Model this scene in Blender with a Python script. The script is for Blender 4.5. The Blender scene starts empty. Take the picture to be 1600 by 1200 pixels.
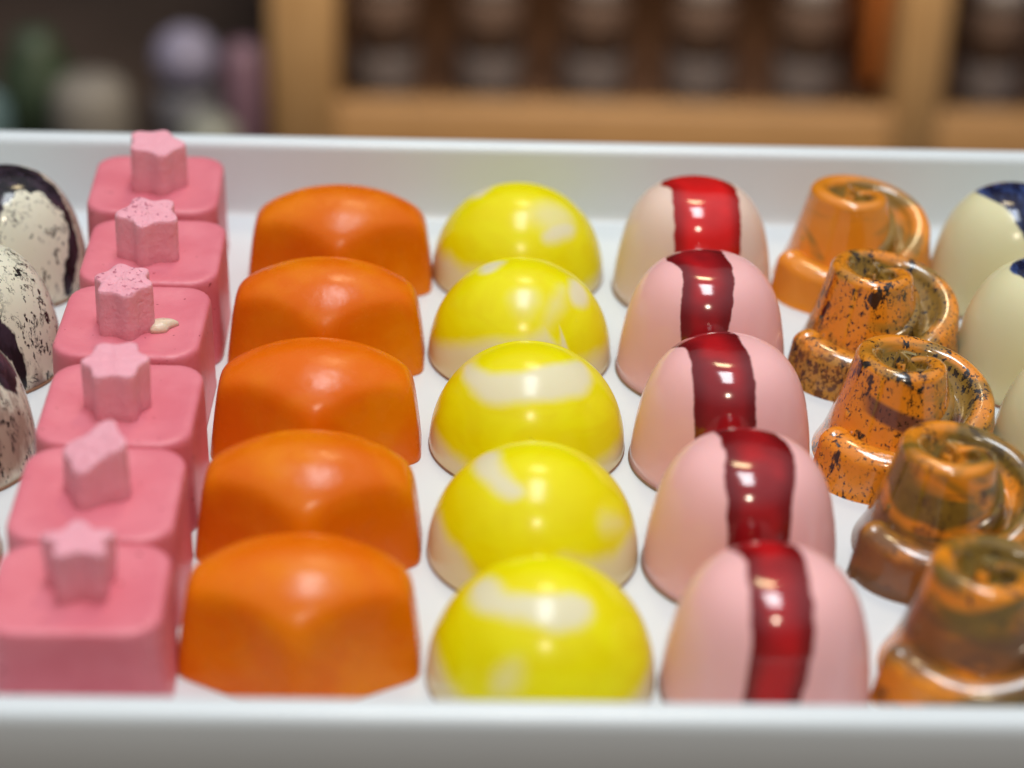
import bpy, math, random
import numpy as np
from mathutils import Matrix, Vector

S = 0.001            # every length below is written in millimetres
C = bpy.context.scene.collection
scn = bpy.context.scene
random.seed(7)

# ------------------------------------------------------------------ camera
cam_d = bpy.data.cameras.new("camera")
cam = bpy.data.objects.new("camera", cam_d)
C.objects.link(cam)
pitch, yaw, roll = math.radians(29.5328), math.radians(2.3302), math.radians(2.1043)
f = np.array([math.sin(yaw) * math.cos(pitch), math.cos(yaw) * math.cos(pitch), -math.sin(pitch)])
r = np.cross(f, [0, 0, 1]); r /= np.linalg.norm(r)
u = np.cross(r, f)
r2 = r * math.cos(roll) + u * math.sin(roll)
u2 = -r * math.sin(roll) + u * math.cos(roll)
M = Matrix.Identity(4)
for i in range(3):
    M[i][0], M[i][1], M[i][2] = r2[i], u2[i], -f[i]
    M[i][3] = (-7.6622, -287.75, 173.38)[i] * S
cam.matrix_world = M
cam_d.sensor_width = 36
cam_d.lens = 36 * 3546.15 / 1600
cam_d.clip_start = 0.01
cam_d.clip_end = 20
cam_d.dof.use_dof = True
cam_d.dof.focus_distance = 0.336
cam_d.dof.aperture_fstop = cam_d.lens / 7.8
scn.camera = cam

# ------------------------------------------------------------------ world, lamps, exposure
scn.view_settings.view_transform = 'Standard'
scn.view_settings.look = 'None'
scn.view_settings.exposure = 0
scn.view_settings.gamma = 1
world = bpy.data.worlds.new("World"); scn.world = world
world.use_nodes = True
wt = world.node_tree; wt.nodes.clear()
w_out = wt.nodes.new('ShaderNodeOutputWorld'); w_bg = wt.nodes.new('ShaderNodeBackground')
w_tc = wt.nodes.new('ShaderNodeTexCoord'); w_sep = wt.nodes.new('ShaderNodeSeparateXYZ'); w_r = wt.nodes.new('ShaderNodeValToRGB')
wt.links.new(w_tc.outputs['Generated'], w_sep.inputs[0]); wt.links.new(w_sep.outputs['Z'], w_r.inputs[0])
wt.links.new(w_r.outputs[0], w_bg.inputs[0]); wt.links.new(w_bg.outputs[0], w_out.inputs[0])
w_r.color_ramp.elements[0].position = 0.0; w_r.color_ramp.elements[0].color = (.185, .15, .10, 1)
w_r.color_ramp.elements[1].position = 0.85; w_r.color_ramp.elements[1].color = (.60, .62, .68, 1)
e = w_r.color_ramp.elements.new(0.45); e.color = (.15, .14, .135, 1)
w_bg.inputs[1].default_value = 1.0

def area(name, loc, target, sx, sy, power, color):
    l = bpy.data.lights.new(name, 'AREA'); l.shape = 'RECTANGLE'; l.size = sx * S; l.size_y = sy * S
    l.energy = power; l.color = color
    o = bpy.data.objects.new(name, l); C.objects.link(o)
    o.location = Vector(loc) * S
    d = (Vector(target) - Vector(loc)).normalized()
    o.rotation_euler = d.to_track_quat('-Z', 'Y').to_euler()
    return o
area("ceiling_panel", (50, 20, 1200), (50, 0, 0), 240, 620, 8.2, (.89, .955, 1.0)).rotation_euler = (0, 0, 0)
area("warm_spot_back", (90, 720, 1100), (0, 0, 0), 190, 190, 2.2, (1.0, .80, .46))
area("warm_spot_front", (30, -520, 620), (0, 0, 0), 60, 60, 1.15, (1.0, .86, .66))
area("cabinet_fill", (60, 370, 160), (60, 640, -60), 220, 60, 1.6, (1.0, .80, .52))  # added fill light, out of frame, only to brighten the cabinet posts

# ------------------------------------------------------------------ material helpers
class N:
    def __init__(s, name):
        s.m = bpy.data.materials.new(name); s.m.use_nodes = True
        s.t = s.m.node_tree; s.b = s.t.nodes['Principled BSDF']
    def n(s, typ, **kw):
        x = s.t.nodes.new(typ)
        for k, v in kw.items(): setattr(x, k, v)
        return x
    def put(s, sock, v):
        if isinstance(v, bpy.types.NodeSocket): s.t.links.new(v, sock)
        elif isinstance(v, (tuple, list)) and len(v) == 3 and sock.type == 'RGBA': sock.default_value = (*v, 1)
        else: sock.default_value = v
    def set(s, key, v): s.put(s.b.inputs[key], v)
    def math(s, op, a, b=0.0, c=0.0, clamp=False):
        x = s.n('ShaderNodeMath', operation=op, use_clamp=clamp)
        s.put(x.inputs[0], a); s.put(x.inputs[1], b); s.put(x.inputs[2], c); return x.outputs[0]
    def step(s, v, lo, hi):      # smooth 0..1
        x = s.n('ShaderNodeMapRange', interpolation_type='SMOOTHSTEP')
        s.put(x.inputs['Value'], v); x.inputs['From Min'].default_value = lo; x.inputs['From Max'].default_value = hi
        return x.outputs[0]
    def mix(s, fac, a, b):
        x = s.n('ShaderNodeMix', data_type='RGBA')
        s.put(x.inputs[0], fac); s.put(x.inputs[6], a); s.put(x.inputs[7], b); return x.outputs[2]
    def co(s, off=(0, 0, 0), scale=(1, 1, 1)):   # object coordinates in mm
        tc = s.n('ShaderNodeTexCoord'); mp = s.n('ShaderNodeMapping')
        s.t.links.new(tc.outputs['Object'], mp.inputs[0])
        mp.inputs['Scale'].default_value = tuple(1000 * q for q in scale); mp.inputs['Location'].default_value = off
        return mp.outputs[0]
    def noise(s, co, scale, detail=2, rough=.5, dist=0):
        x = s.n('ShaderNodeTexNoise'); s.put(x.inputs['Vector'], co)
        x.inputs['Scale'].default_value = scale; x.inputs['Detail'].default_value = detail
        x.inputs['Roughness'].default_value = rough; x.inputs['Distortion'].default_value = dist
        return x.outputs['Fac']
    def attr(s, name):
        x = s.n('ShaderNodeAttribute', attribute_name=name); return x.outputs['Fac']
    def bump(s, h, strength=.2, dist=.1):
        x = s.n('ShaderNodeBump'); s.put(x.inputs['Height'], h)
        x.inputs['Strength'].default_value = strength; x.inputs['Distance'].default_value = dist * S
        s.t.links.new(x.outputs[0], s.b.inputs['Normal'])
    def sss(s, w, scale=1.5, rad=(1, .5, .25)):
        s.b.inputs['Subsurface Weight'].default_value = w
        s.b.inputs['Subsurface Scale'].default_value = scale * S
        s.b.inputs['Subsurface Radius'].default_value = rad

def plain(name, col, rough=.5, var=.08, scale=.3, sss=0, bump=0, metallic=0, seed=0, coat=0):
    n = N(name); co = n.co((seed * 13.1, seed * 7.7, seed * 3.3))
    k = n.noise(co, scale, 3)
    a = tuple(c * (1 - var) for c in col); b = tuple(min(1, c * (1 + var)) for c in col)
    n.set('Base Color', n.mix(k, a, b)); 
    n.set('Roughness', n.math('MULTIPLY_ADD', n.noise(co, scale * 2.3, 3), .12, rough - .06))
    n.set('Metallic', metallic); n.set('Coat Weight', coat)
    if coat: n.set('Coat Roughness', .12)
    if sss: n.sss(sss)
    if bump: n.bump(n.noise(co, scale * 5, 4), bump, .25)
    return n.m

# ------------------------------------------------------------------ mesh helpers
def mesh_obj(name, V, F, mat, parent=None, smooth=True, attrs=None, loc=(0, 0, 0), rotz=0):
    me = bpy.data.meshes.new(name)
    me.from_pydata([tuple(float(c) * S for c in v) for v in V], [], [tuple(int(i) for i in q) for q in F])
    me.update()
    if smooth: me.polygons.foreach_set('use_smooth', [True] * len(me.polygons))
    me.materials.append(mat)
    for k, a in (attrs or {}).items():
        at = me.attributes.new(k, 'FLOAT', 'POINT'); at.data.foreach_set('value', np.asarray(a, dtype=np.float32))
    o = bpy.data.objects.new(name, me); C.objects.link(o)
    o.location = Vector(loc) * S; o.rotation_euler = (0, 0, rotz)
    if parent: o.parent = parent
    return o

def tag(o, label=None, cat=None, group=None, kind=None):
    if label: o['label'] = label
    if cat: o['category'] = cat
    if group: o['group'] = group
    if kind: o['kind'] = kind
    return o

def grid_faces(rows, n, close=True):
    F = []
    for i in range(rows - 1):
        for j in range(n if close else n - 1):
            k = (j + 1) % n
            F.append((i * n + j, i * n + k, (i + 1) * n + k, (i + 1) * n + j))
    return F

def rings_mesh(rings, cap0=True, cap1=True):
    n = len(rings[0]); V = [p for q in rings for p in q]; F = grid_faces(len(rings), n)
    if cap0: V.append(tuple(np.mean(rings[0], axis=0))); F += [(len(V) - 1, (j + 1) % n, j) for j in range(n)]
    if cap1: V.append(tuple(np.mean(rings[-1], axis=0))); b = (len(rings) - 1) * n; F += [(len(V) - 1, b + j, b + (j + 1) % n) for j in range(n)]
    return V, F

def rrect(hx, hy, rad, z, n=12, cx=0, cy=0):
    P = []
    for k, (sx, sy) in enumerate([(1, 1), (-1, 1), (-1, -1), (1, -1)]):
        for j in range(n):
            a = math.pi / 2 * (k + j / (n - 1))
            P.append((cx + sx * (hx - rad) + rad * math.cos(a), cy + sy * (hy - rad) + rad * math.sin(a), z))
    return P

def lathe(prof, n=48):
    return rings_mesh([[(r * math.cos(2 * math.pi * j / n), r * math.sin(2 * math.pi * j / n), z) for j in range(n)] for r, z in prof])

def box(x0, x1, y0, y1, z0, z1, b=.6):
    cx, cy = (x0 + x1) / 2, (y0 + y1) / 2; hx, hy = (x1 - x0) / 2, (y1 - y0) / 2
    R = [rrect(hx - b, hy - b, b, z0, 4, cx, cy), rrect(hx, hy, b, z0 + b, 4, cx, cy), rrect(hx, hy, b, z1 - b, 4, cx, cy), rrect(hx - b, hy - b, b, z1, 4, cx, cy)]
    return rings_mesh(R)

# ------------------------------------------------------------------ the setting: counter, room behind
def wood(name, a, b, rough=.45, along=(1, 8, 8)):
    n = N(name); co = n.co(scale=along)
    k = n.noise(co, .03, 5, .6, .6)
    n.set('Base Color', n.mix(n.step(k, .3, .7), a, b)); n.set('Roughness', rough)
    n.bump(n.noise(co, .15, 4), .15, .3)
    return n.m
V, F = box(-420, 420, -190, 92, -26, -2.2, 2)
tag(mesh_obj('counter', V, F, wood('dark_wood', (.05, .026, .016), (.085, .045, .027), .4)), kind='structure')
V, F = box(-900, 900, 92.5, 1500, -260, -250, 2)
tag(mesh_obj('lower_counter', V, F, plain('dark_stone', (.035, .022, .018), .5, .25, .02)), kind='structure')
V, F = box(-1500, 1500, 1500, 1520, -700, 900, 2)
tag(mesh_obj('room_wall', V, F, plain('dark_brown_plaster', (.03, .016, .011), .8, .4, .006)), kind='structure')
V, F = box(-1500, 1500, -900, 1499, -720, -700, 2)
tag(mesh_obj('floor', V, F, plain('brown_floor', (.12, .075, .05), .6, .25, .01)), kind='structure')

# ------------------------------------------------------------------ white tray
n = N('white_melamine'); co = n.co()
n.set('Base Color', n.mix(n.noise(co, .05, 3), (.66, .715, .745), (.70, .75, .775)))
n.set('Roughness', n.math('MULTIPLY_ADD', n.noise(co, .12, 4), .12, .24)); n.set('IOR', 1.5)
n.bump(n.noise(co, .035, 2), .25, .5)
white = n.m
prof = [(-30, 0), (-3, 0), (-1.9, .12), (-1.2, .5), (-.8, 1.3), (-.7, 2.4), (-.15, 12.2), (.05, 13.0), (.5, 13.55), (1.2, 13.8), (2.6, 13.85), (3.4, 13.6),
        (3.95, 13.0), (4.2, 12.0), (4.45, 5.2), (4.3, 4.7), (3.9, 4.7), (3.5, 5.3), (2.8, 11.9), (1.6, 12.0), (.6, 2.0), (-.4, -.8), (-2, -1.6), (-30, -1.7)]
rings = [rrect(110 + o_, 78.25 + o_, max(8 + o_, .5) if o_ > -20 else .5, z, 12, 0, -.75) for o_, z in prof]
V, F = rings_mesh(rings)
# split the sharp crease at the wall foot by dense rings only; smooth shading everywhere
tag(mesh_obj('serving_tray', V, F, white), 'shallow white glossy tray with a rolled rim holding all the chocolates', 'tray')

# ------------------------------------------------------------------ rounded shells (domes)
def poly_sdf(P, poly):
    poly = np.array(poly, float); n_ = len(poly)
    d = np.full(len(P), 1e9); inside = np.zeros(len(P), bool)
    for i in range(n_):
        a, b = poly[i], poly[(i + 1) % n_]
        ab = b - a; t = np.clip(((P - a) @ ab) / max(ab @ ab, 1e-9), 0, 1)
        d = np.minimum(d, np.linalg.norm(P - a - t[:, None] * ab, axis=1))
        c = ((a[1] > P[:, 1]) != (b[1] > P[:, 1]))
        with np.errstate(divide='ignore', invalid='ignore'):
            x = (b[0] - a[0]) * (P[:, 1] - a[1]) / (b[1] - a[1] + 1e-12) + a[0]
        inside ^= c & (P[:, 0] < x)
    return np.where(inside, -d, d)

def smooth_poly(p, it=2):
    for _ in range(it):
        q = []
        for i in range(len(p)):
            a, b = p[i], p[(i + 1) % len(p)]
            q += [(a[0] * .75 + b[0] * .25, a[1] * .75 + b[1] * .25), (a[0] * .25 + b[0] * .75, a[1] * .25 + b[1] * .75)]
        p = q
    return p

def dome_mesh(Rx, Ry, h, ex, naz=144, nel=64, taper=0.0):
    V = []; UV = []
    for i in range(nel):
        po = math.pi / 2 * (1 - i / (nel - 1) * .995)      # polar angle from the top, starts at the foot
        el = math.pi / 2 - po
        for j in range(naz):
            a = 2 * math.pi * j / naz
            zq = math.sin(el) ** ex; rq = math.cos(el) ** ex * (1 - taper * zq)
            V.append((Rx * rq * math.cos(a), Ry * rq * math.sin(a), h * zq))
            pu = math.asin(min(1, rq ** (1 / .85))) if ex < .9 else po      # pattern angle follows the plan radius
            UV.append((pu * math.cos(a), pu * math.sin(a)))
    F = grid_faces(nel, naz)
    V.append((0, 0, h)); UV.append((0, 0)); b = (nel - 1) * naz
    F += [(len(V) - 1, b + j, b + (j + 1) % naz) for j in range(naz)]
    V.append((0, 0, 0)); UV.append((9, 9)); F += [(len(V) - 1, (j + 1) % naz, j) for j in range(naz)]
    return V, F, np.array(UV)

def foot(parent, Rx, Ry, mat):
    prof_ = [(1.0, 0.02), (1.006, .25), (1.004, .45), (.99, .52)]
    R = [[(Rx * k * math.cos(2 * math.pi * j / 96), Ry * k * math.sin(2 * math.pi * j / 96), z) for j in range(96)] for k, z in prof_]
    V, F = rings_mesh(R)
    return mesh_obj('base', V, F, mat, parent)
choc = plain('milk_chocolate', (.27, .14, .075), .35, .15, .4, sss=.1)

def shell_common(n, rough=.16, ss=.25, co=None):
    n.set('Roughness', rough); n.set('IOR', 1.42); n.sss(ss, 1.6)
    co = co or n.co()
    n.bump(n.noise(co, .22, 2), .10, .5)

# yellow
yel_pos = [(6.55, 56.05), (6.14, 27.52), (6.52, -.07), (6.51, -28.72), (6.67, -56.73)]
yel_patch = [
 [[(-.63, .38), (-.44, .37), (-.27, .38), (-.36, .07), (-.5, -.02)], [(.61, .3), (.81, .26), (.76, -.02), (.63, .19)], [(.38, -.5), (.66, -.36), (.66, -.5), (.5, -.72), (.3, -.78), (.25, -.68)]],
 [[(-.46, .29), (-.29, .27), (-.18, .15), (-.32, -.04), (-.43, -.02)], [(.52, .02), (.67, .06), (.79, -.16), (.74, -.35), (.58, -.43), (.49, -.27)]],
 [[(-.68, .22), (-.56, -.11), (-.39, -.28), (0, -.31), (.33, -.11), (.52, .12), (.62, -.02), (.64, -.25), (.52, -.47), (.2, -.65), (-.21, -.70), (-.45, -.59), (-.62, -.4), (-.72, -.12)]],
 [[(-.60, .22), (-.45, .31), (-.32, .17), (-.33, -.07), (-.24, -.28), (-.10, -.43), (-.15, -.53), (-.31, -.52), (-.44, -.37), (-.55, -.14)]],
 [[(-.64, .13), (-.47, .13), (-.37, -.08), (-.29, -.2), (-.02, -.26), (.29, -.22), (.40, -.28), (.37, -.44), (.24, -.58), (.03, -.62), (-.13, -.55), (-.36, -.43), (-.62, -.29), (-.72, -.08)]]]
yel_soft = [[[(.0, -.4), (.27, -.1), (.65, -.14), (.72, -.4), (.4, -.75), (.12, -.6)]],
            [[(-.14, -.42), (.12, -.3), (.24, -.5), (.08, -.75), (-.14, -.66)], [(.2, -.7), (.4, -.1), (.55, -.3), (.3, -.9)]],
            [[(-.8, .1), (-.7, .45), (-.5, .5), (-.6, .0)]],
            [[(.6, -.55), (1.0, -.25), (1.1, -.45), (.7, -.75)]],
            [[(-.6, -.85), (-.2, -.75), (-.25, -1.15), (-.65, -1.15)]]]
yel_band = [[(-1.05, 1), (-1.0, -.62), (-.85, -.9), (-.45, -1.05), (.5, -1.4), (.9, -1.2), (1.3, -.5)],
            [(-1.3, 1), (-1.3, -.3), (-.95, -.72), (-.6, -.88), (0, -.95), (.25, -.8), (.42, -.74), (.5, -1.0), (.72, -1.08), (1.0, -.85), (1.25, -.4), (1.35, .4)],
            [(-1.3, 1), (-1.32, -.1), (-1.1, -.75), (-.85, -1.12), (0, -1.35), (.7, -1.25), (1.0, -.98), (1.3, -.4), (1.4, .5)],
            [(-1.15, 1), (-1.08, -.2), (-.92, -.8), (-.7, -1.12), (0, -1.2), (.3, -1.05), (.55, -1.0), (.9, -.8), (1.1, -.45), (1.22, .0), (1.2, .8)],
            [(-1.15, 1), (-1.18, -.1), (-1.1, -.6), (-.8, -1.15), (0, -1.45), (.9, -1.1), (1.2, -.4), (1.22, .2), (1.2, .9)]]
yel_lab = ["yellow dome at the back rim with a pale squarish patch on its right face",
           "yellow dome, second from the back rim, with a yellow curl over its cream right foot",
           "middle yellow dome with a broad cream crescent across its upper front",
           "yellow dome, second from the front rim, with one small cream smear upper left",
           "large blurred yellow dome at the front rim with a long cream streak near its top"]
def min_sdf(UV, polys):
    d = np.full(len(UV), 3.0)
    for p in polys: d = np.minimum(d, poly_sdf(UV, smooth_poly(p)))
    return d
def band_val(UV, pts):
    # positive where the point is further from the top than the band's edge in its direction
    pa = np.array([math.atan2(b, a) for a, b in pts]); pr = np.array([math.hypot(a, b) for a, b in pts])
    o_ = np.argsort(pa); a = np.arctan2(UV[:, 1], UV[:, 0]); R_ = np.interp(a, pa[o_], pr[o_], period=2 * math.pi)
    return np.hypot(UV[:, 0], UV[:, 1]) - R_
for i, (x, y) in enumerate(yel_pos):
    V, F, UV = dome_mesh(14.45, 13.95, 15.6, .95)
    n = N('yellow_cocoa_butter'); co = n.co((i * 31, i * 17, 5))
    w = n.math('MULTIPLY_ADD', n.noise(co, .16, 2), .16, -.08)
    hard = n.step(n.math('ADD', n.attr('patch'), w), .08, -.08)
    soft = n.math('MULTIPLY', n.step(n.math('ADD', n.attr('soft'), w), .10, -.22), .62)
    band = n.math('MULTIPLY', n.step(n.math('ADD', n.attr('band'), w), -.10, .12), .9)
    msk = n.math('MAXIMUM', hard, n.math('MAXIMUM', soft, band))
    tone = n.step(n.noise(n.co((i * 9, 3, i * 5), (.7, .7, 1.5)), .12, 3, .5, 1.2), .35, .68)
    yellow = n.mix(tone, (.80, .69, .001), (.83, .76, .002))
    cream = n.mix(n.attr('band'), (.76, .70, .46), (.72, .58, .36))
    n.set('Base Color', n.mix(msk, yellow, cream)); shell_common(n, .22, .12); n.set('IOR', 1.38)
    o = mesh_obj('yellow_bonbon', V, F, n.m, attrs={'patch': min_sdf(UV, yel_patch[i]), 'soft': min_sdf(UV, yel_soft[i]), 'band': band_val(UV, yel_band[i])}, loc=(x, y, 0))
    tag(o, yel_lab[i], 'chocolate', 'yellow marbled dome chocolates in one row')
    foot(o, 14.45, 13.95, choc)

# pink egg domes with a red stripe
red_pos = [(35.59, 51.15), (34.48, 23.45), (34.72, -3.96), (34.59, -31.29), (34.77, -58.99)]
stripe = [([(-.40, 1.6), (-.36, .4), (-.44, .10), (-.31, 0), (-.31, -.2), (-.33, -.45), (-.37, -.8), (-.40, -1.57)], [(.34, 1.6), (.36, .3), (.43, .0), (.46, -.35), (.52, -.6), (.58, -.9), (.55, -1.57)]),
          ([(-.55, 1.6), (-.46, .40), (-.44, .08), (-.28, -.10), (-.29, -.34), (-.34, -.55), (-.39, -.75), (-.47, -1.57)], [(.10, 1.6), (.14, .36), (.20, .02), (.23, -.36), (.23, -.7), (.18, -.95), (.16, -1.57)]),
          ([(-.70, 1.6), (-.66, .46), (-.58, .24), (-.38, .04), (-.40, -.23), (-.42, -.54), (-.48, -.9), (-.5, -1.57)], [(.06, 1.6), (.08, .3), (.15, -.05), (.20, -.38), (.23, -.65), (.28, -.91), (.3, -1.57)]),
          ([(-.36, 1.6), (-.30, .45), (-.21, .05), (-.21, -.15), (-.27, -.38), (-.29, -.68), (-.32, -.95), (-.3, -1.57)], [(.22, 1.6), (.25, .4), (.34, .05), (.40, -.2), (.39, -.6), (.40, -.95), (.36, -1.57)]),
          ([(-.48, 1.6), (-.42, .5), (-.34, .26), (-.21, .08), (-.25, -.14), (-.27, -.4), (-.30, -.7), (-.34, -.9), (-.50, -1.3), (-.52, -1.57)], [(.18, 1.6), (.19, .45), (.22, 0), (.25, -.4), (.31, -.82), (.28, -1.0), (.17, -1.3), (.1, -1.57)])]
red_lab = ["cream egg-shaped chocolate at the back rim with a wide bright red stripe",
           "pink egg-shaped chocolate with a narrow dark red stripe, right in front of the cream one",
           "middle pink egg-shaped chocolate whose dark red stripe hooks left at the top",
           "pink egg-shaped chocolate, second from the front rim, with a wavy wine-red stripe",
           "large blurred pink egg-shaped chocolate at the front rim with a red stripe"]
for i, (x, y) in enumerate(red_pos):
    V, F, UV = dome_mesh(13.3, 13.0, 19.1, .60, taper=.13)
    L, R_ = stripe[i]
    n = N('pink_shell'); co = n.co((i * 21, i * 11, 2))
    w = n.math('MULTIPLY_ADD', n.noise(co, .30, 3), .09, -.045)
    msk = n.step(n.math('ADD', n.attr('stripe'), w), .014, -.014)
    body = (.80, .60, .50) if i == 0 else (.88, .48, .475)
    b2 = n.mix(n.noise(co, .10, 2), tuple(c * .95 for c in body), tuple(min(1, c * 1.04) for c in body))
    # faint scratches in the pink
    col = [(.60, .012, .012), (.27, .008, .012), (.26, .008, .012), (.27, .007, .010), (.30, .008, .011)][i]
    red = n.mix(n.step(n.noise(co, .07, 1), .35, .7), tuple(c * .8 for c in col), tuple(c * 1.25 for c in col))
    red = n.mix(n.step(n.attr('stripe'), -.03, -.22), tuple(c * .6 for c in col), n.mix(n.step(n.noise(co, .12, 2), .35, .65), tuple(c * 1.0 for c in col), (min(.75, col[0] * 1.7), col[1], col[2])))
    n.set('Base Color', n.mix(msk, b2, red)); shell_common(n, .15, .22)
    n.set('Roughness', n.math('MULTIPLY_ADD', msk, -.04, .15))
    n.set('Coat Weight', n.math('MULTIPLY', msk, .6)); n.set('Coat Roughness', .12)
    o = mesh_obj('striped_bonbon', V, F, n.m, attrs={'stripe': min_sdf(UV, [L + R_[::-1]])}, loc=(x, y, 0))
    tag(o, red_lab[i], 'chocolate', 'egg-shaped chocolates with a red stripe in one row')
    foot(o, 13.3, 13.0, choc)

# cream shells with a navy patch, right edge of the tray
blue_patch = [[[(-.40, -.02), (-.24, -.28), (-.16, -.5), (0, -.85), (.5, -.9), (.8, -.2), (.5, .5), (-.2, .55), (-.5, .3)]],
              [[(-.46, .05), (-.35, -.15), (-.1, -.5), (.3, -.7), (.7, -.1), (.4, .5), (-.2, .5)]],
              [[(-.40, .0), (-.25, -.3), (0, -.6), (.4, -.7), (.7, -.1), (.4, .5), (-.2, .5)]]]
cream_lab = ["cream egg-shaped chocolate nearest the back rim with a navy blue patch on top",
             "cream egg-shaped chocolate at the right edge, between its navy-topped neighbours front and back",
             "cream egg-shaped chocolate at the right edge, only a sliver of its side in view"]
for i, (x, y) in enumerate([(88.7, 51.5), (87.6, 23.5), (87.4, -5)]):
    V, F, UV = dome_mesh(13.25, 13.0, 19.3, .72, taper=.10)
    n = N('cream_shell'); co = n.co((i * 5, 2, 9))
    msk = n.step(n.math('ADD', n.attr('patch'), n.math('MULTIPLY_ADD', n.noise(co, .3, 3), .12, -.06)), .02, -.02)
    b2 = n.mix(n.noise(co, .08, 2), (.70, .65, .38), (.75, .72, .46))
    n.set('Base Color', n.mix(msk, b2, n.mix(n.step(n.noise(n.co((1, 2, i), (2.2, .5, .5)), .3, 4, .6), .42, .66), (.010, .012, .04), (.05, .085, .24)))); shell_common(n, .16, .3)
    n.set('Roughness', n.math('MULTIPLY_ADD', msk, -.08, .18))
    o = mesh_obj('cream_bonbon', V, F, n.m, attrs={'patch': min_sdf(UV, blue_patch[i])}, loc=(x, y, 0))
    tag(o, cream_lab[i], 'chocolate', 'cream chocolates with a navy patch at the right edge')
    foot(o, 13.3, 13.0, choc)

# splattered shells, left edge of the tray
spk_patch = [[[(.55, .12), (.95, -.05), (1.22, -.3), (1.26, -.6), (1.18, -.95), (1.02, -.75), (1.08, -.45), (.85, -.25), (.5, -.20), (.15, -.35), (.10, -.9), (-.6, -.9), (-.6, .4), (.2, .3)]],
             [[(.1, -.85), (.5, -.78), (.72, -.80), (.95, -.95), (1.02, -1.25), (.85, -1.1), (.6, -1.0), (.1, -1.05)]],
             [[(.45, .35), (.75, .42), (.95, .20), (.98, -.15), (.80, -.30), (.5, -.2)]],
             [[(.6, .3), (.9, .1), (.7, -.2)]]]
spk_brown = [[[(.7, .5), (1.1, .1), (1.2, -.1), (1.0, -.1), (.5, .1), (.2, .4)]],
             [[(1.0, -1.0), (1.15, -.75), (1.4, -.70), (1.5, -.95), (1.3, -1.2)]],
             [[(1.0, -.3), (1.2, .0), (1.3, -.6), (1.0, -1.2), (.7, -1.3), (.6, -.9)]], [[(1.0, -.3), (1.2, .0), (1.3, -.6), (1.0, -1.2)]]]
spk_lab = ["dark-topped cream chocolate with purple and black glaze, nearest the back rim at the left edge",
           "cream chocolate finely splattered with black at the left edge, second from the back rim",
           "cream and brown streaked chocolate with a black blotch at the left edge",
           "chocolate cut off by the left edge, only a blurred brown sliver of it in view"]
for i, (x, y) in enumerate([(-78, 50.5), (-78, 22), (-77.6, -6), (-78.5, -32)]):
    V, F, UV = dome_mesh(13.25, 13.0, 19.3, .72, taper=.10)
    n = N('splattered_shell'); co = n.co((i * 27, i * 5, 1)); cs = n.co((i * 27, i * 5, 1), (1, 1, .45))
    msk = n.step(n.math('ADD', n.attr('patch'), n.math('MULTIPLY_ADD', n.noise(cs, .5, 4), .34, -.17)), .02, -.02)
    br = n.step(n.math('ADD', n.attr('brown'), n.math('MULTIPLY_ADD', n.noise(cs, .4, 4, .6), .5, -.25)), .08, -.08)
    dots = n.step(n.noise(cs, 1.1, 3, .65), *((.62, .64), (.575, .60), (.59, .61), (.61, .63))[i])
    vein = n.step(n.math('ABSOLUTE', n.math('SUBTRACT', n.noise(cs, .34, 5, .72, .6), .5)), .022, .008)
    dots = n.math('MAXIMUM', dots, n.math('MULTIPLY', vein, n.step(n.noise(co, .25, 3), .50, .56)))
    zone = n.step(n.noise(co, .16, 2), .30, .48)
    b2 = n.mix(n.noise(co, .08, 2), (.72, .69, .52), (.80, .78, .66))
    c1 = n.mix(n.math('MULTIPLY', br, .75), b2, ((.30, .14, .10), (.12, .012, .012), (.36, .22, .16), (.36, .22, .16))[i])
    if i >= 2:
        st = n.step(n.noise(n.co((3, 4, 5), (1, 1, .16)), .7, 4, .6), .48, .60)
        c1 = n.mix(n.math('MULTIPLY', st, .6), c1, (.30, .20, .16))
    c2 = n.mix(n.math('MULTIPLY', dots, zone), c1, (.02, .014, .016))
    dark = n.mix(n.step(n.noise(cs, .4, 3), .4, .62), (.012, .010, .013), (.045, .03, .045))
    n.set('Base Color', n.mix(msk, c2, dark)); shell_common(n, .14, .12); n.set('Roughness', .12)
    o = mesh_obj('splattered_bonbon', V, F, n.m, attrs={'patch': min_sdf(UV, spk_patch[i]), 'brown': min_sdf(UV, spk_brown[i])}, loc=(x, y, 0))
    tag(o, spk_lab[i], 'chocolate', 'black splattered chocolates at the left edge')
    foot(o, 13.3, 13.0, choc)

# ------------------------------------------------------------------ orange faceted pillows
def orange_mesh(h, naz=160, nel=72):
    V = []
    planes = [(270 - 29, 11.7, 10), (270 + 29, 11.7, 10), (90 - 29, 11.7, 10), (90 + 29, 11.7, 10), (0, 15.5, 8), (180, 15.5, 8)]
    for i in range(nel):
        E = math.pi / 2 * i / (nel - 1) * .995
        for j in range(naz):
            A = 2 * math.pi * j / naz
            d = np.array([math.cos(E) * math.cos(A), math.cos(E) * math.sin(A), math.sin(E)])
            p = 26
            s = math.sqrt((d[0] / 20.5) ** 2 + (d[1] / 14.2) ** 2 + (d[2] / h) ** 2) ** p + (abs(d[0] / 16.0) ** 3 + abs(d[1] / 14.2) ** 3) ** (p / 3)
            for az, dd, el in planes:
                a = math.radians(az); e_ = math.radians(el)
                q = d @ np.array([math.cos(e_) * math.cos(a), math.cos(e_) * math.sin(a), math.sin(e_)]) / dd
                if q > 0: s += q ** p
            V.append(tuple(d * s ** (-1 / p)))
    F = grid_faces(nel, naz)
    V.append((0, 0, V[-1][2])); b = (nel - 1) * naz
    F += [(len(V) - 1, b + j, b + (j + 1) % naz) for j in range(naz)]
    V.append((0, 0, 0)); F += [(len(V) - 1, (j + 1) % naz, j) for j in range(naz)]
    return V, F
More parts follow.
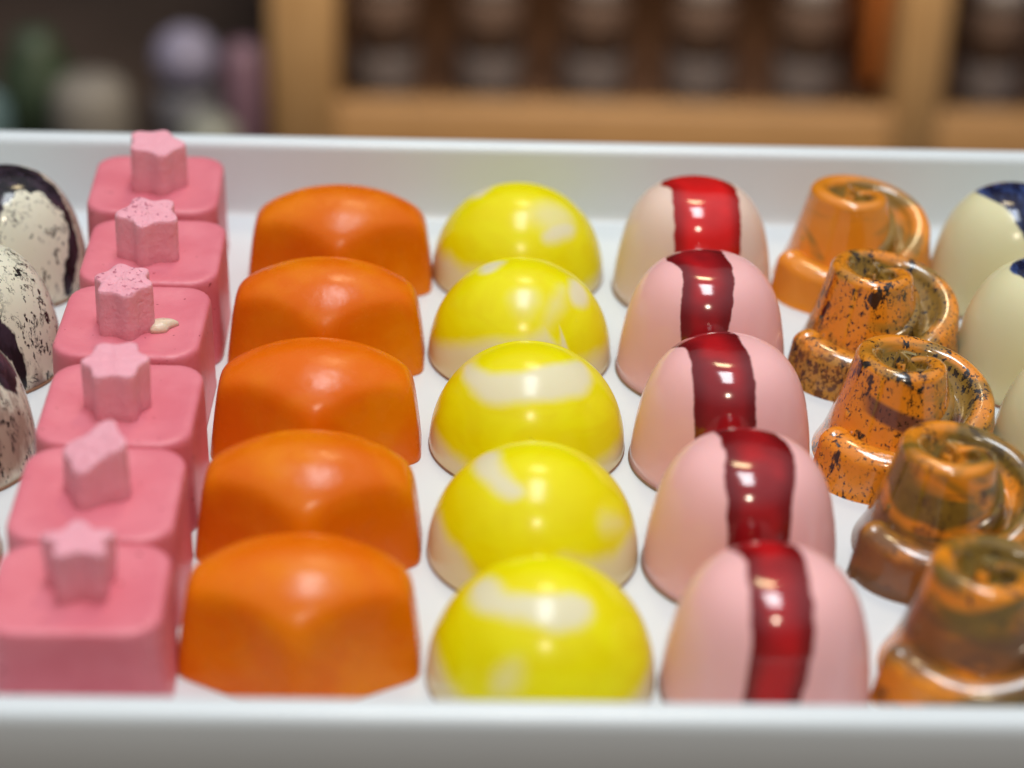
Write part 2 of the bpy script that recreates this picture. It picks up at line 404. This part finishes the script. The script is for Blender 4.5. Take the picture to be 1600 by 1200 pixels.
or_lab = ["orange faceted chocolate against the back rim with a bright spot on its crown",
          "orange faceted chocolate, second from the back rim, with faint scuffs on its crown",
          "middle orange faceted chocolate of its row, sharp, with a glossy crown",
          "orange faceted chocolate, second from the front rim and slightly blurred",
          "large blurred orange faceted chocolate at the front rim, its pale left ridge showing"]
V, F = orange_mesh(16.0)
om = None
for i, (x, y) in enumerate([(-23.2, 53.2), (-24.2, 26.0), (-24.4, -.6), (-24.0, -27.0), (-23.8, -52.6)]):
    n = N('orange_cocoa_butter'); co = n.co((i * 14, i * 8, 4))
    n.set('Base Color', n.mix(n.step(n.noise(co, .09, 3), .35, .7), (.70 + .02 * (i % 3), .135, .001), (.78, .20 + .012 * (i % 2), .002)))
    n.set('Roughness', n.math('MULTIPLY_ADD', n.step(n.noise(co, .35, 4), .4, .75), .16, .22)); n.set('IOR', 1.36); n.set('Specular IOR Level', .42); n.sss(.08, 1.2, (1, .35, .1))
    n.bump(n.noise(co, .55, 4), .14, .35)
    o = mesh_obj('orange_bonbon', V, F, n.m, loc=(x, y, 0), rotz=random.uniform(-.02, .02))
    tag(o, or_lab[i], 'chocolate', 'orange faceted chocolates in one row')

# ------------------------------------------------------------------ pink squares with star toppers
def pink_mesh(seed, ys=1.06):
    rnd = random.Random(seed)
    prof_ = [(10.95, 0, 4.6), (11.05, .3, 4.7), (10.95, .8, 4.6), (10.72, 11.8, 4.5), (10.66, 13.9, 4.5), (10.58, 14.5, 4.45), (10.38, 14.85, 4.3), (10.0, 15.0, 4.1),
             (9.2, 15.02, 3.6), (8.3, 14.85, 3.3), (7.0, 14.62, 3.0), (4, 14.5, 2.0), (1.5, 14.48, .7)]
    R = [rrect(h, h * ys, r_, z, 14) for h, z, r_ in prof_]
    R = [[(x * (1 + .004 * math.sin(3 * k + seed)), y, z + .05 * math.sin(x * .5 + seed) * (z > 12)) for k, (x, y, z) in enumerate(q)] for q in R]
    return rings_mesh(R)
def star_mesh(seed, pts=6, ro=5.0, ri=3.5, h=8.2, slant=(0, 0), rough_top=.35, topscale=1.0):
    rnd = random.Random(seed); n_ = pts * 12; rings = []
    ph = rnd.uniform(0, 6.28)
    def rad(a):
        c = .5 + .5 * math.cos(pts * a + ph)
        return ri + (ro - ri) * c ** 1.25 + .25 * math.sin(2 * a + seed)
    for z, k in ((0, .97), (.3, 1), (2, .99), (4, .99), (6, .985), (h - .6, .98), (h - .15, .965), (h, .92)):
        ring = []
        for j in range(n_):
            a = 2 * math.pi * j / n_; q = rad(a) * k * (1 + (topscale - 1) * z / h)
            x, y = q * math.cos(a), q * math.sin(a)
            ring.append((x, y, z + (slant[0] * x + slant[1] * y) * (z / h)))
        rings.append(ring)
    for k in (.8, .62, .45, .28, .12):
        ring = []
        for j in range(n_):
            a = 2 * math.pi * j / n_; q = rad(a) * k * topscale; x, y = q * math.cos(a), q * math.sin(a)
            ring.append((x, y, h + slant[0] * x + slant[1] * y + rough_top * (math.sin(x * 2.1 + seed) * math.cos(y * 1.9 + seed * 2) * .6 + rnd.uniform(-.3, .3))))
        rings.append(ring)
    return rings_mesh(rings)
pk_lab = ["pink square chocolate in the back row whose smooth star topper reaches the tray's back rim",
          "pink square chocolate with a pitted star topper, second from the back rim",
          "pink square chocolate with a pale glue smudge beside its star topper",
          "pink square chocolate with a lobed star topper, in front of the smudged one",
          "pink square chocolate with a slanted broken topper, second from the front rim",
          "large blurred pink square chocolate at the front rim with a ragged star topper"]
pk_pos = [(-53.8, 57.3), (-51.4, 32.3), (-51.8, 9.0), (-50.5, -15.3), (-50.5, -38.4), (-49.9, -60.0)]
# topper: (dx, dy, points, ro, ri, height, slant x, slant y, rotation, roughness of top, top scale)
tp = [(0.2, 0.2, 5, 5.3, 3.9, 8.0, -.03, .10, .3, .15, 1.0), (-.5, -.6, 5, 5.4, 3.7, 7.6, .10, .05, 1.1, .4, 1.02), (-.9, -1.0, 6, 5.2, 3.9, 7.8, .05, .06, .4, .4, 1.0),
      (-.4, -.2, 6, 5.3, 4.0, 7.6, .06, .0, .9, .25, 1.05), (-.2, .8, 4, 5.2, 3.6, 7.2, .38, .18, .2, .15, .95), (.2, 1.2, 5, 5.1, 3.1, 7.0, -.1, .05, 2.0, .4, 1.08)]
for i, (x, y) in enumerate(pk_pos):
    n = N('pink_ruby_chocolate'); co = n.co((i * 12, i * 3, 8))
    base = n.mix(n.step(n.noise(co, .12, 3), .3, .7), (.69, .165, .215), (.75, .21, .262))
    pit = n.step(n.noise(co, 1.0, 1), .745, .77)
    n.set('Base Color', n.mix(pit, base, (.30, .03, .05)))
    n.set('Roughness', n.math('MULTIPLY_ADD', n.noise(co, .3, 3), .14, .34)); n.sss(.05, 1.0, (1, .4, .3)); n.bump(n.noise(co, .45, 5, .6), .35, .5)
    V, F = pink_mesh(i, .92 if i == 5 else 1.06)
    o = mesh_obj('pink_bonbon', V, F, n.m, loc=(x, y, 0), rotz=(.02, .0, -.02, -.01, 0, .01)[i])
    tag(o, pk_lab[i], 'chocolate', 'pink square chocolates with star toppers in one row')
    dx, dy, pts, ro, ri, h, sx, sy, rz, rt, ts = tp[i]
    V, F = star_mesh(i + 3, pts, ro * .91, ri * .95, h, (sx, sy), rt, ts)
    n = N('pale_pink_chocolate'); co = n.co((i * 6, 2, i * 4))
    base = n.mix(n.noise(co, .3, 3), (.83, .33, .41), (.89, .44, .52))
    tc = n.n('ShaderNodeNewGeometry'); sp = n.n('ShaderNodeSeparateXYZ'); n.t.links.new(tc.outputs['Normal'], sp.inputs[0])
    top = n.step(sp.outputs['Z'], .5, .85)
    pits = n.math('MULTIPLY', n.step(n.noise(co, 1.0, 2, .6), .60, .64), n.step(n.noise(co, .9, 2), .1, .4))
    if i in (1, 2): base = n.mix(n.math('MULTIPLY', n.math('MULTIPLY', pits, top), .8), base, (.42, .09, .15))
    n.set('Base Color', base); n.set('Roughness', .5); n.sss(.12, 1.2, (1, .4, .3)); n.bump(n.noise(co, .9, 5, .65), .8, .5)
    mesh_obj('star_topper', V, F, n.m, o, loc=(dx, dy, 14.3), rotz=rz)
    if i == 2:
        P = []
        for k, z in ((1, 0), (.95, .6), (.7, 1.1), (.2, 1.3)):
            P.append([((4.2 + 2.3 * k * math.cos(a) * (1 + .3 * math.sin(3 * a))), (-1.6 + 1.7 * k * math.sin(a) + .5 * k * math.cos(a)), 14.5 + z) for a in [2 * math.pi * j / 24 for j in range(24)]])
        V, F = rings_mesh(P)
        g1 = mesh_obj('glue_smear', V, F, plain('pale_cocoa_butter', (.75, .60, .45), .3, .1, .6, sss=.3, bump=.3), o)
        g1['label'] = 'pale dried smear beside the topper'

# ------------------------------------------------------------------ orange-brown swirls
def swirl_mesh(seed):
    rnd = random.Random(seed)
    kt = [192, 198, 210, 240, 270, 300, 330, 360, 405, 450, 495, 540, 585, 630, 675, 720, 765, 810, 870, 940]
    kr = [10.8, 11.0, 11.1, 10.6, 10.2, 10.6, 11.4, 11.6, 10.8, 8.8, 6.6, 5.2, 4.9, 4.9, 4.7, 4.2, 3.0, 2.0, 1.1, .5]
    kz = [6.8, 7.6, 7.7, 6.9, 6.6, 8.4, 10.6, 12.4, 14.4, 15.9, 16.7, 17.2, 17.3, 17.2, 17.0, 16.8, 16.0, 15.5, 15.8, 16.2]
    kw = [1.6, 2.5, 2.9, 2.7, 2.3, 2.0, 1.8, 1.7, 1.7, 1.8, 1.8, 1.7, 1.6, 1.6, 1.5, 1.1, 1.0, .9, .7, .45]
    kd = [.8, 1.0, 1.2, 1.1, 1.0, 1.3, 1.8, 2.2, 2.3, 2.4, 2.6, 2.8, 2.8, 2.6, 2.4, 2.1, 1.7, 1.4, 1.0, .6]
    th = np.concatenate([np.linspace(192, 210, 14), np.linspace(211.5, 940, 420)])
    f_ = lambda k: np.interp(th, kt, k)
    def sm(a):
        b = a.copy(); L = 14
        pad = np.pad(b, L, mode='edge'); b[10:] = np.convolve(pad, np.ones(2 * L + 1) / (2 * L + 1), 'same')[L:-L][10:]; return b
    ro, zc, w, dp = sm(f_(kr)), sm(f_(kz)), sm(f_(kw)), sm(f_(kd))
    V = []; ch = []; nsec = None
    for t, R_, Z, W, D in zip(th, ro, zc, w, dp):
        a = math.radians(t); wob = .12 * math.sin(a * 3 + seed)
        R_ += wob
        sec = []
        r1 = R_ + W
        foot_r = min(r1 + .29 * Z, 13.4) if t > 380 else r1 + .14 * Z
        for k in range(9):                      # outer wall, slightly flared
            q = k / 8; zz = (Z - W * .85) * q
            sec.append((foot_r + (r1 - foot_r) * q ** .75, zz, 0))
        for k in range(1, 13):                  # rounded crest
            b = math.pi * k / 13
            sec.append((R_ + W * math.cos(b), Z - W * .85 + W * .85 * math.sin(b), max(0, (k - 7) / 6)))
        ri = max(R_ - W, .02)
        z1 = Z - W * .85
        if t < 560:                             # a rounded trough that runs up into the body of the next whorl
            R2 = float(np.interp(t + 360, th, ro)); W2 = float(np.interp(t + 360, th, w)); Z2 = float(np.interp(t + 360, th, zc))
            zt = max(z1 - D, 1.0)
            rw = R2 + W2 - .5 + .29 * Z2 * (1 - min(1, zt / (Z2 - W2 * .85)) ** .75)
            blend = min(1, max(0, (t - 470) / 90))
            rw = rw * (1 - blend) + max(ri * .25, .02) * blend
            if rw > ri - .3: rw = ri - .3
            for k in range(1, 13):
                q = k / 12
                zz = z1 - D * math.sin(math.pi * min(q * 1.02, 1) * .5) ** 1.0 if q < .5 else z1 - D * math.sin(math.pi / 4 + (q - .5) * 1.2)
                zz += (4.6 * (1 - blend)) * max(0, (q - .40) / .60) ** 2
                sec.append((ri + (rw - ri) * q, zz, 1))
        else:
            for k in range(1, 13):
                q = k / 12
                sec.append((max(ri - .5 * q * q, .02), z1 - max(D - W * .85, 0) * math.sin(q * math.pi / 2), 1))
        rr, zl = sec[-1][0], sec[-1][1]
        for q in (.75, .5, .25, .02): sec.append((rr * q, zl, 1))
        nsec = len(sec)
        for r_, z_, c_ in sec: V.append((r_ * math.cos(a), r_ * math.sin(a), z_)); ch.append(c_)
    F = grid_faces(len(th), nsec, close=False)
    F = [tuple(reversed(q)) for q in F]
    for side, rev in ((0, False), (len(th) - 1, True)):
        b = side * nsec; c_ = len(V)
        V.append((np.mean([V[b + k][0] for k in range(21)]) * .8, np.mean([V[b + k][1] for k in range(21)]) * .8, 1.5)); ch.append(0)
        V.append((0, 0, 0)); ch.append(0)
        q = [(c_, b + k, b + k + 1) for k in range(nsec - 1)] + [(c_, c_ + 1, b), (c_, b + nsec - 1, c_ + 1)]
        F += [tuple(reversed(t_)) for t_ in q] if rev else q
    return V, F, ch
# (orange share, black specks, dark brown share)
sw = [(.68, .0, .0, 3), (.52, 1.0, .15, 11), (.70, .9, .02, 5), (.44, .45, .34, 8), (.36, .3, .42, 2)]
sw_lab = ["orange swirl chocolate at the back rim, olive in its grooves, with a plain orange tail",
          "orange swirl chocolate with dense black speckles and a dark tail, second from the back rim",
          "bright orange swirl chocolate in mid row with a brown band under its curl",
          "brown and orange streaked swirl chocolate, second from the front rim",
          "large blurred brown swirl chocolate at the front rim with a dull orange curl"]
for i, (x, y) in enumerate([(62.3, 55.2), (61.4, 26.5), (61.0, -2.3), (63.0, -27.5), (62.0, -56.0)]):
    V, F, ch = swirl_mesh(i)
    n = N('swirled_cocoa_butter'); so, sk, sd, sd_ = sw[i]
    co = n.co((sd_ * 11, sd_ * 5, sd_ * 3), (1, 1, 1.5)); cs = n.co((sd_ * 3, 2, 1), (1, 1, .8))
    k1 = n.noise(n.co((sd_ * 11, sd_ * 5, sd_ * 3), (.6, .6, 1.9)), .09, 3, .5, 1.2)
    cut = .5 + (so - .5) * .5
    olive = n.mix(n.noise(co, .3, 3, .6, 1), *(((.17, .085, .010), (.38, .22, .035)) if i < 3 else ((.11, .065, .010), (.27, .16, .025))))
    orange = n.mix(n.noise(co, .15, 3), (.74, .22, .008), (.82, .30, .02))
    fac = n.step(n.math('ADD', k1, n.math('MULTIPLY', n.attr('channel'), (.22, .18, .13, .12, .12)[i])), cut - .05, cut + .14)
    col = n.mix(fac, orange, olive)
    k2 = n.noise(n.co((sd_ * 7, 1, 4), (1, 1, 2.2)), .13, 4, .5, 2.0)
    col = n.mix(n.step(k2, .70 - .32 * sd, .84 - .30 * sd), col, (.10, .038, .02))
    if i == 2:   # brown band under the curl
        tcz = n.n('ShaderNodeSeparateXYZ'); n.t.links.new(n.co(), tcz.inputs[0])
        z = n.math('ADD', tcz.outputs['Z'], n.math('MULTIPLY', tcz.outputs['X'], .32))
        bnd = n.math('MULTIPLY', n.step(z, 8.2, 9.0), n.step(z, 11.8, 11.0)); bnd = n.math('MULTIPLY', bnd, n.step(tcz.outputs['Y'], 0, -3))
        bnd = n.math('MULTIPLY', bnd, n.step(tcz.outputs['X'], -7.5, -5.5))
        col = n.mix(bnd, col, (.16, .06, .035))
    if sk > 0:
        d1 = n.step(n.noise(cs, 1.7, 4, .7), .57, .60); z1 = n.step(n.noise(co, .14, 2), .60 - .27 * sk, .66 - .27 * sk)
        d2 = n.step(n.noise(n.co((sd_ * 3, 5, 1), (1, 1, .45)), .42, 5, .7), .575, .60)
        col = n.mix(n.math('MULTIPLY', n.math('MAXIMUM', n.math('MULTIPLY', d1, z1), n.math('MULTIPLY', d2, z1)), min(1, sk + .2)), col, (.018, .012, .01))
    if i in (1, 3, 4):   # darker, browner foot
        tz = n.n('ShaderNodeSeparateXYZ'); n.t.links.new(n.co(), tz.inputs[0])
        lo = n.step(n.math('ADD', tz.outputs['Z'], n.math('MULTIPLY', n.noise(co, .25, 4), 8.0)), *((12.5, 8.5) if i == 1 else (13.5, 9.5)))
        left = n.step(tz.outputs['X'], 4, -6) if i == 3 else 1.0
        if i == 4: lo = n.math('MULTIPLY', n.step(n.math('ADD', tz.outputs['Z'], n.math('MULTIPLY', n.noise(co, .25, 4), 4.0)), 8.0, 9.5), n.step(n.math('ADD', tz.outputs['Z'], n.math('MULTIPLY', n.noise(co, .2, 4), 6.0)), 17.0, 13.0))
        grit = n.step(n.noise(cs, 1.0, 5, .7), .46, .53)
        col = n.mix(n.math('MULTIPLY', n.math('MULTIPLY', lo, left), .85), col, n.mix(grit, (.42, .22, .035), (.014, .01, .008)) if i == 1 else (.15, .062, .026))
    n.set('Base Color', col); n.set('Roughness', .17); n.set('IOR', 1.5); n.set('Coat Weight', (.8, .8, .8, .5, .35)[i]); n.set('Coat Roughness', .08)
    n.sss(.08, 1.0); n.bump(n.noise(co, .3, 3), .2, .5)
    o = mesh_obj('swirl_bonbon', V, F, n.m, attrs={'channel': ch}, loc=(x, y, 0), rotz=(0, -.05, .05, .02, -.03)[i])
    tag(o, sw_lab[i], 'chocolate', 'orange and brown swirl chocolates in one row')

# ------------------------------------------------------------------ wooden display cabinet far behind, out of focus
oak = wood('oak', (.30, .16, .06), (.38, .21, .085), .5)
oak_v = wood('oak_upright', (.46, .27, .12), (.56, .35, .17), .5, (8, 8, 1))
warm_oak = wood('reddish_oak', (.50, .15, .035), (.60, .20, .05), .5, (8, 8, 1))
cab = bpy.data.objects.new('display_cabinet', None); C.objects.link(cab); cab.location = Vector((60, 650, -250)) * S
tag(cab, 'blurred light wooden display cabinet with dark compartments, behind the tray', 'cabinet')
def part(name, b_, m_):
    V, F = b_; V = [(v[0] - 60, v[1] - 650, v[2] + 250) for v in V]
    return mesh_obj(name, V, F, m_, cab)
part('bottom_rail', box(-76, 420, 596, 607, -249.9, -194, 2), oak)
part('top_rail', box(-76, 420, 598, 900, -12, 10, 2), oak)
part('post', box(-77, -49, 594, 622, -249.8, -13, 2), oak_v)
part('post', box(184, 204, 594, 622, -249.8, -13, 2), oak_v)
part('post', box(392, 420, 594, 622, -249.8, -13, 2), oak_v)
part('divider_panel', box(176, 184, 624, 800, -193, -14, 1), warm_oak)
part('back_panel', box(-76, 420, 860, 870, -249.9, -14, 1), plain('dark_walnut', (.075, .032, .018), .6, .3, .03))
part('side_panel', box(-76, -70, 624, 858, -193, -14, 1), oak_v)
part('shelf', box(-69, 390, 608, 858, -214, -208, 1), plain('walnut_shelf', (.10, .05, .03), .5, .3, .03))

# little jars on the shelf
gl = plain('cloudy_glass', (.17, .145, .15), .35, .15, .05, coat=.1)
cocoa = plain('cocoa_powder', (.095, .055, .04), .7, .3, .2)
lidm = plain('brushed_lid', (.30, .27, .27), .4, .1, .1, metallic=.2)
def jar(x, y, z, rad, h, lab, grp):
    V, F = lathe([(rad * .9, 0), (rad, 1.5), (rad, h * .42), (rad, h * .43)], 32)
    o = mesh_obj('glass_jar', V, F, gl, loc=(x, y, z)); tag(o, lab, 'jar', grp)
    V, F = lathe([(rad * .96, h * .431), (rad * .97, h * .8), (rad * .8, h * .84)], 32); mesh_obj('contents', V, F, cocoa, o)
    V, F = lathe([(rad * .84, h * .841), (rad * .86, h * .98), (rad * .78, h)], 32); mesh_obj('lid', V, F, lidm, o)
nm = ['first jar right of the left cabinet post, blurred grey glass', 'second jar right of the left cabinet post, blurred grey glass', 'middle blurred grey jar of the five in the cabinet compartment',
      'blurred grey jar next to the brightest jar in the cabinet', 'brightest blurred jar, beside the reddish divider in the cabinet']
for k, x in enumerate((-30, 15, 60, 106, 152)): jar(x, 630, -207.9, 14, 62, nm[k], 'jars in the cabinet behind the tray')
for k, x in enumerate((232, 276)): jar(x, 630, -207.9, 14, 62, ('jar right of the right-hand cabinet post, nearest to it', 'jar at the far right of the cabinet, cut off by the photo edge')[k], 'jars in the cabinet behind the tray')

# blurred things left of the cabinet
V, F = box(-420, -82, 560, 900, -249.9, -222, 3)
tag(mesh_obj('side_table', V, F, plain('dark_table', (.04, .026, .02), .5, .3, .02)), 'low dark table left of the wooden cabinet, fully out of focus', 'table')
def ball(name, x, y, z, rx, rz_, mat, lab, cat):
    V, F = lathe([(rx * .25, 0)] + [(rx * math.cos(a), rz_ + rz_ * math.sin(a)) for a in np.linspace(-1.35, 1.5, 18)], 32)
    return tag(mesh_obj(name, V, F, mat, loc=(x, y, z)), lab, cat)
ball('candle_globe', -113, 610, -195, 13.5, 13.5, plain('lavender_glaze', (.20, .19, .29), .5, .1, .05), 'blurred lavender round ornament left of the cabinet post', 'ornament')
V, F = lathe([(9, 0), (12, 4), (13, 26), (10, 27)], 32)
tag(mesh_obj('stand', V, F, plain('grey_stand', (.10, .10, .12), .5), loc=(-113, 610, -221.9)), 'low dark grey stand under the lavender ornament', 'stand')
V, F = lathe([(14, 0), (17, 10), (16, 28), (12, 34)], 32)
tag(mesh_obj('stoneware_cup', V, F, plain('grey_stoneware', (.17, .155, .14), .6), loc=(-152, 600, -221.9)), 'blurred grey-beige cup between the green bottle and the lavender ornament', 'cup')
V, F = lathe([(13, 0), (16, 4), (16, 30), (9, 40), (8, 46)], 32)
tag(mesh_obj('green_bottle', V, F, plain('green_glass', (.03, .05, .028), .5), loc=(-178, 622, -221.9)), 'blurred dark green bottle near the left photo edge behind the tray', 'bottle')
V, F = lathe([(12, 0), (15, 5), (14, 26), (8, 32)], 32)
tag(mesh_obj('teal_cup', V, F, plain('teal_glaze', (.09, .15, .17), .4), loc=(-199, 590, -221.9)), 'blurred grey-teal cup at the far left behind the tray', 'cup')
V, F = lathe([(7, 0), (9, 6), (8.5, 44), (5, 50)], 32)
tag(mesh_obj('purple_bottle', V, F, plain('purple_glaze', (.16, .09, .13), .5), loc=(-88.5, 604, -221.9)), 'blurred purple bottle pressed against the left cabinet post', 'bottle')
V, F = lathe([(11, 0), (13, 5), (12, 24), (7, 30)], 32)
tag(mesh_obj('sage_jar', V, F, plain('sage_glaze', (.18, .19, .17), .4), loc=(-100, 572, -221.9)), 'low blurred grey-green jar just above the back rim, left of the cabinet', 'jar')
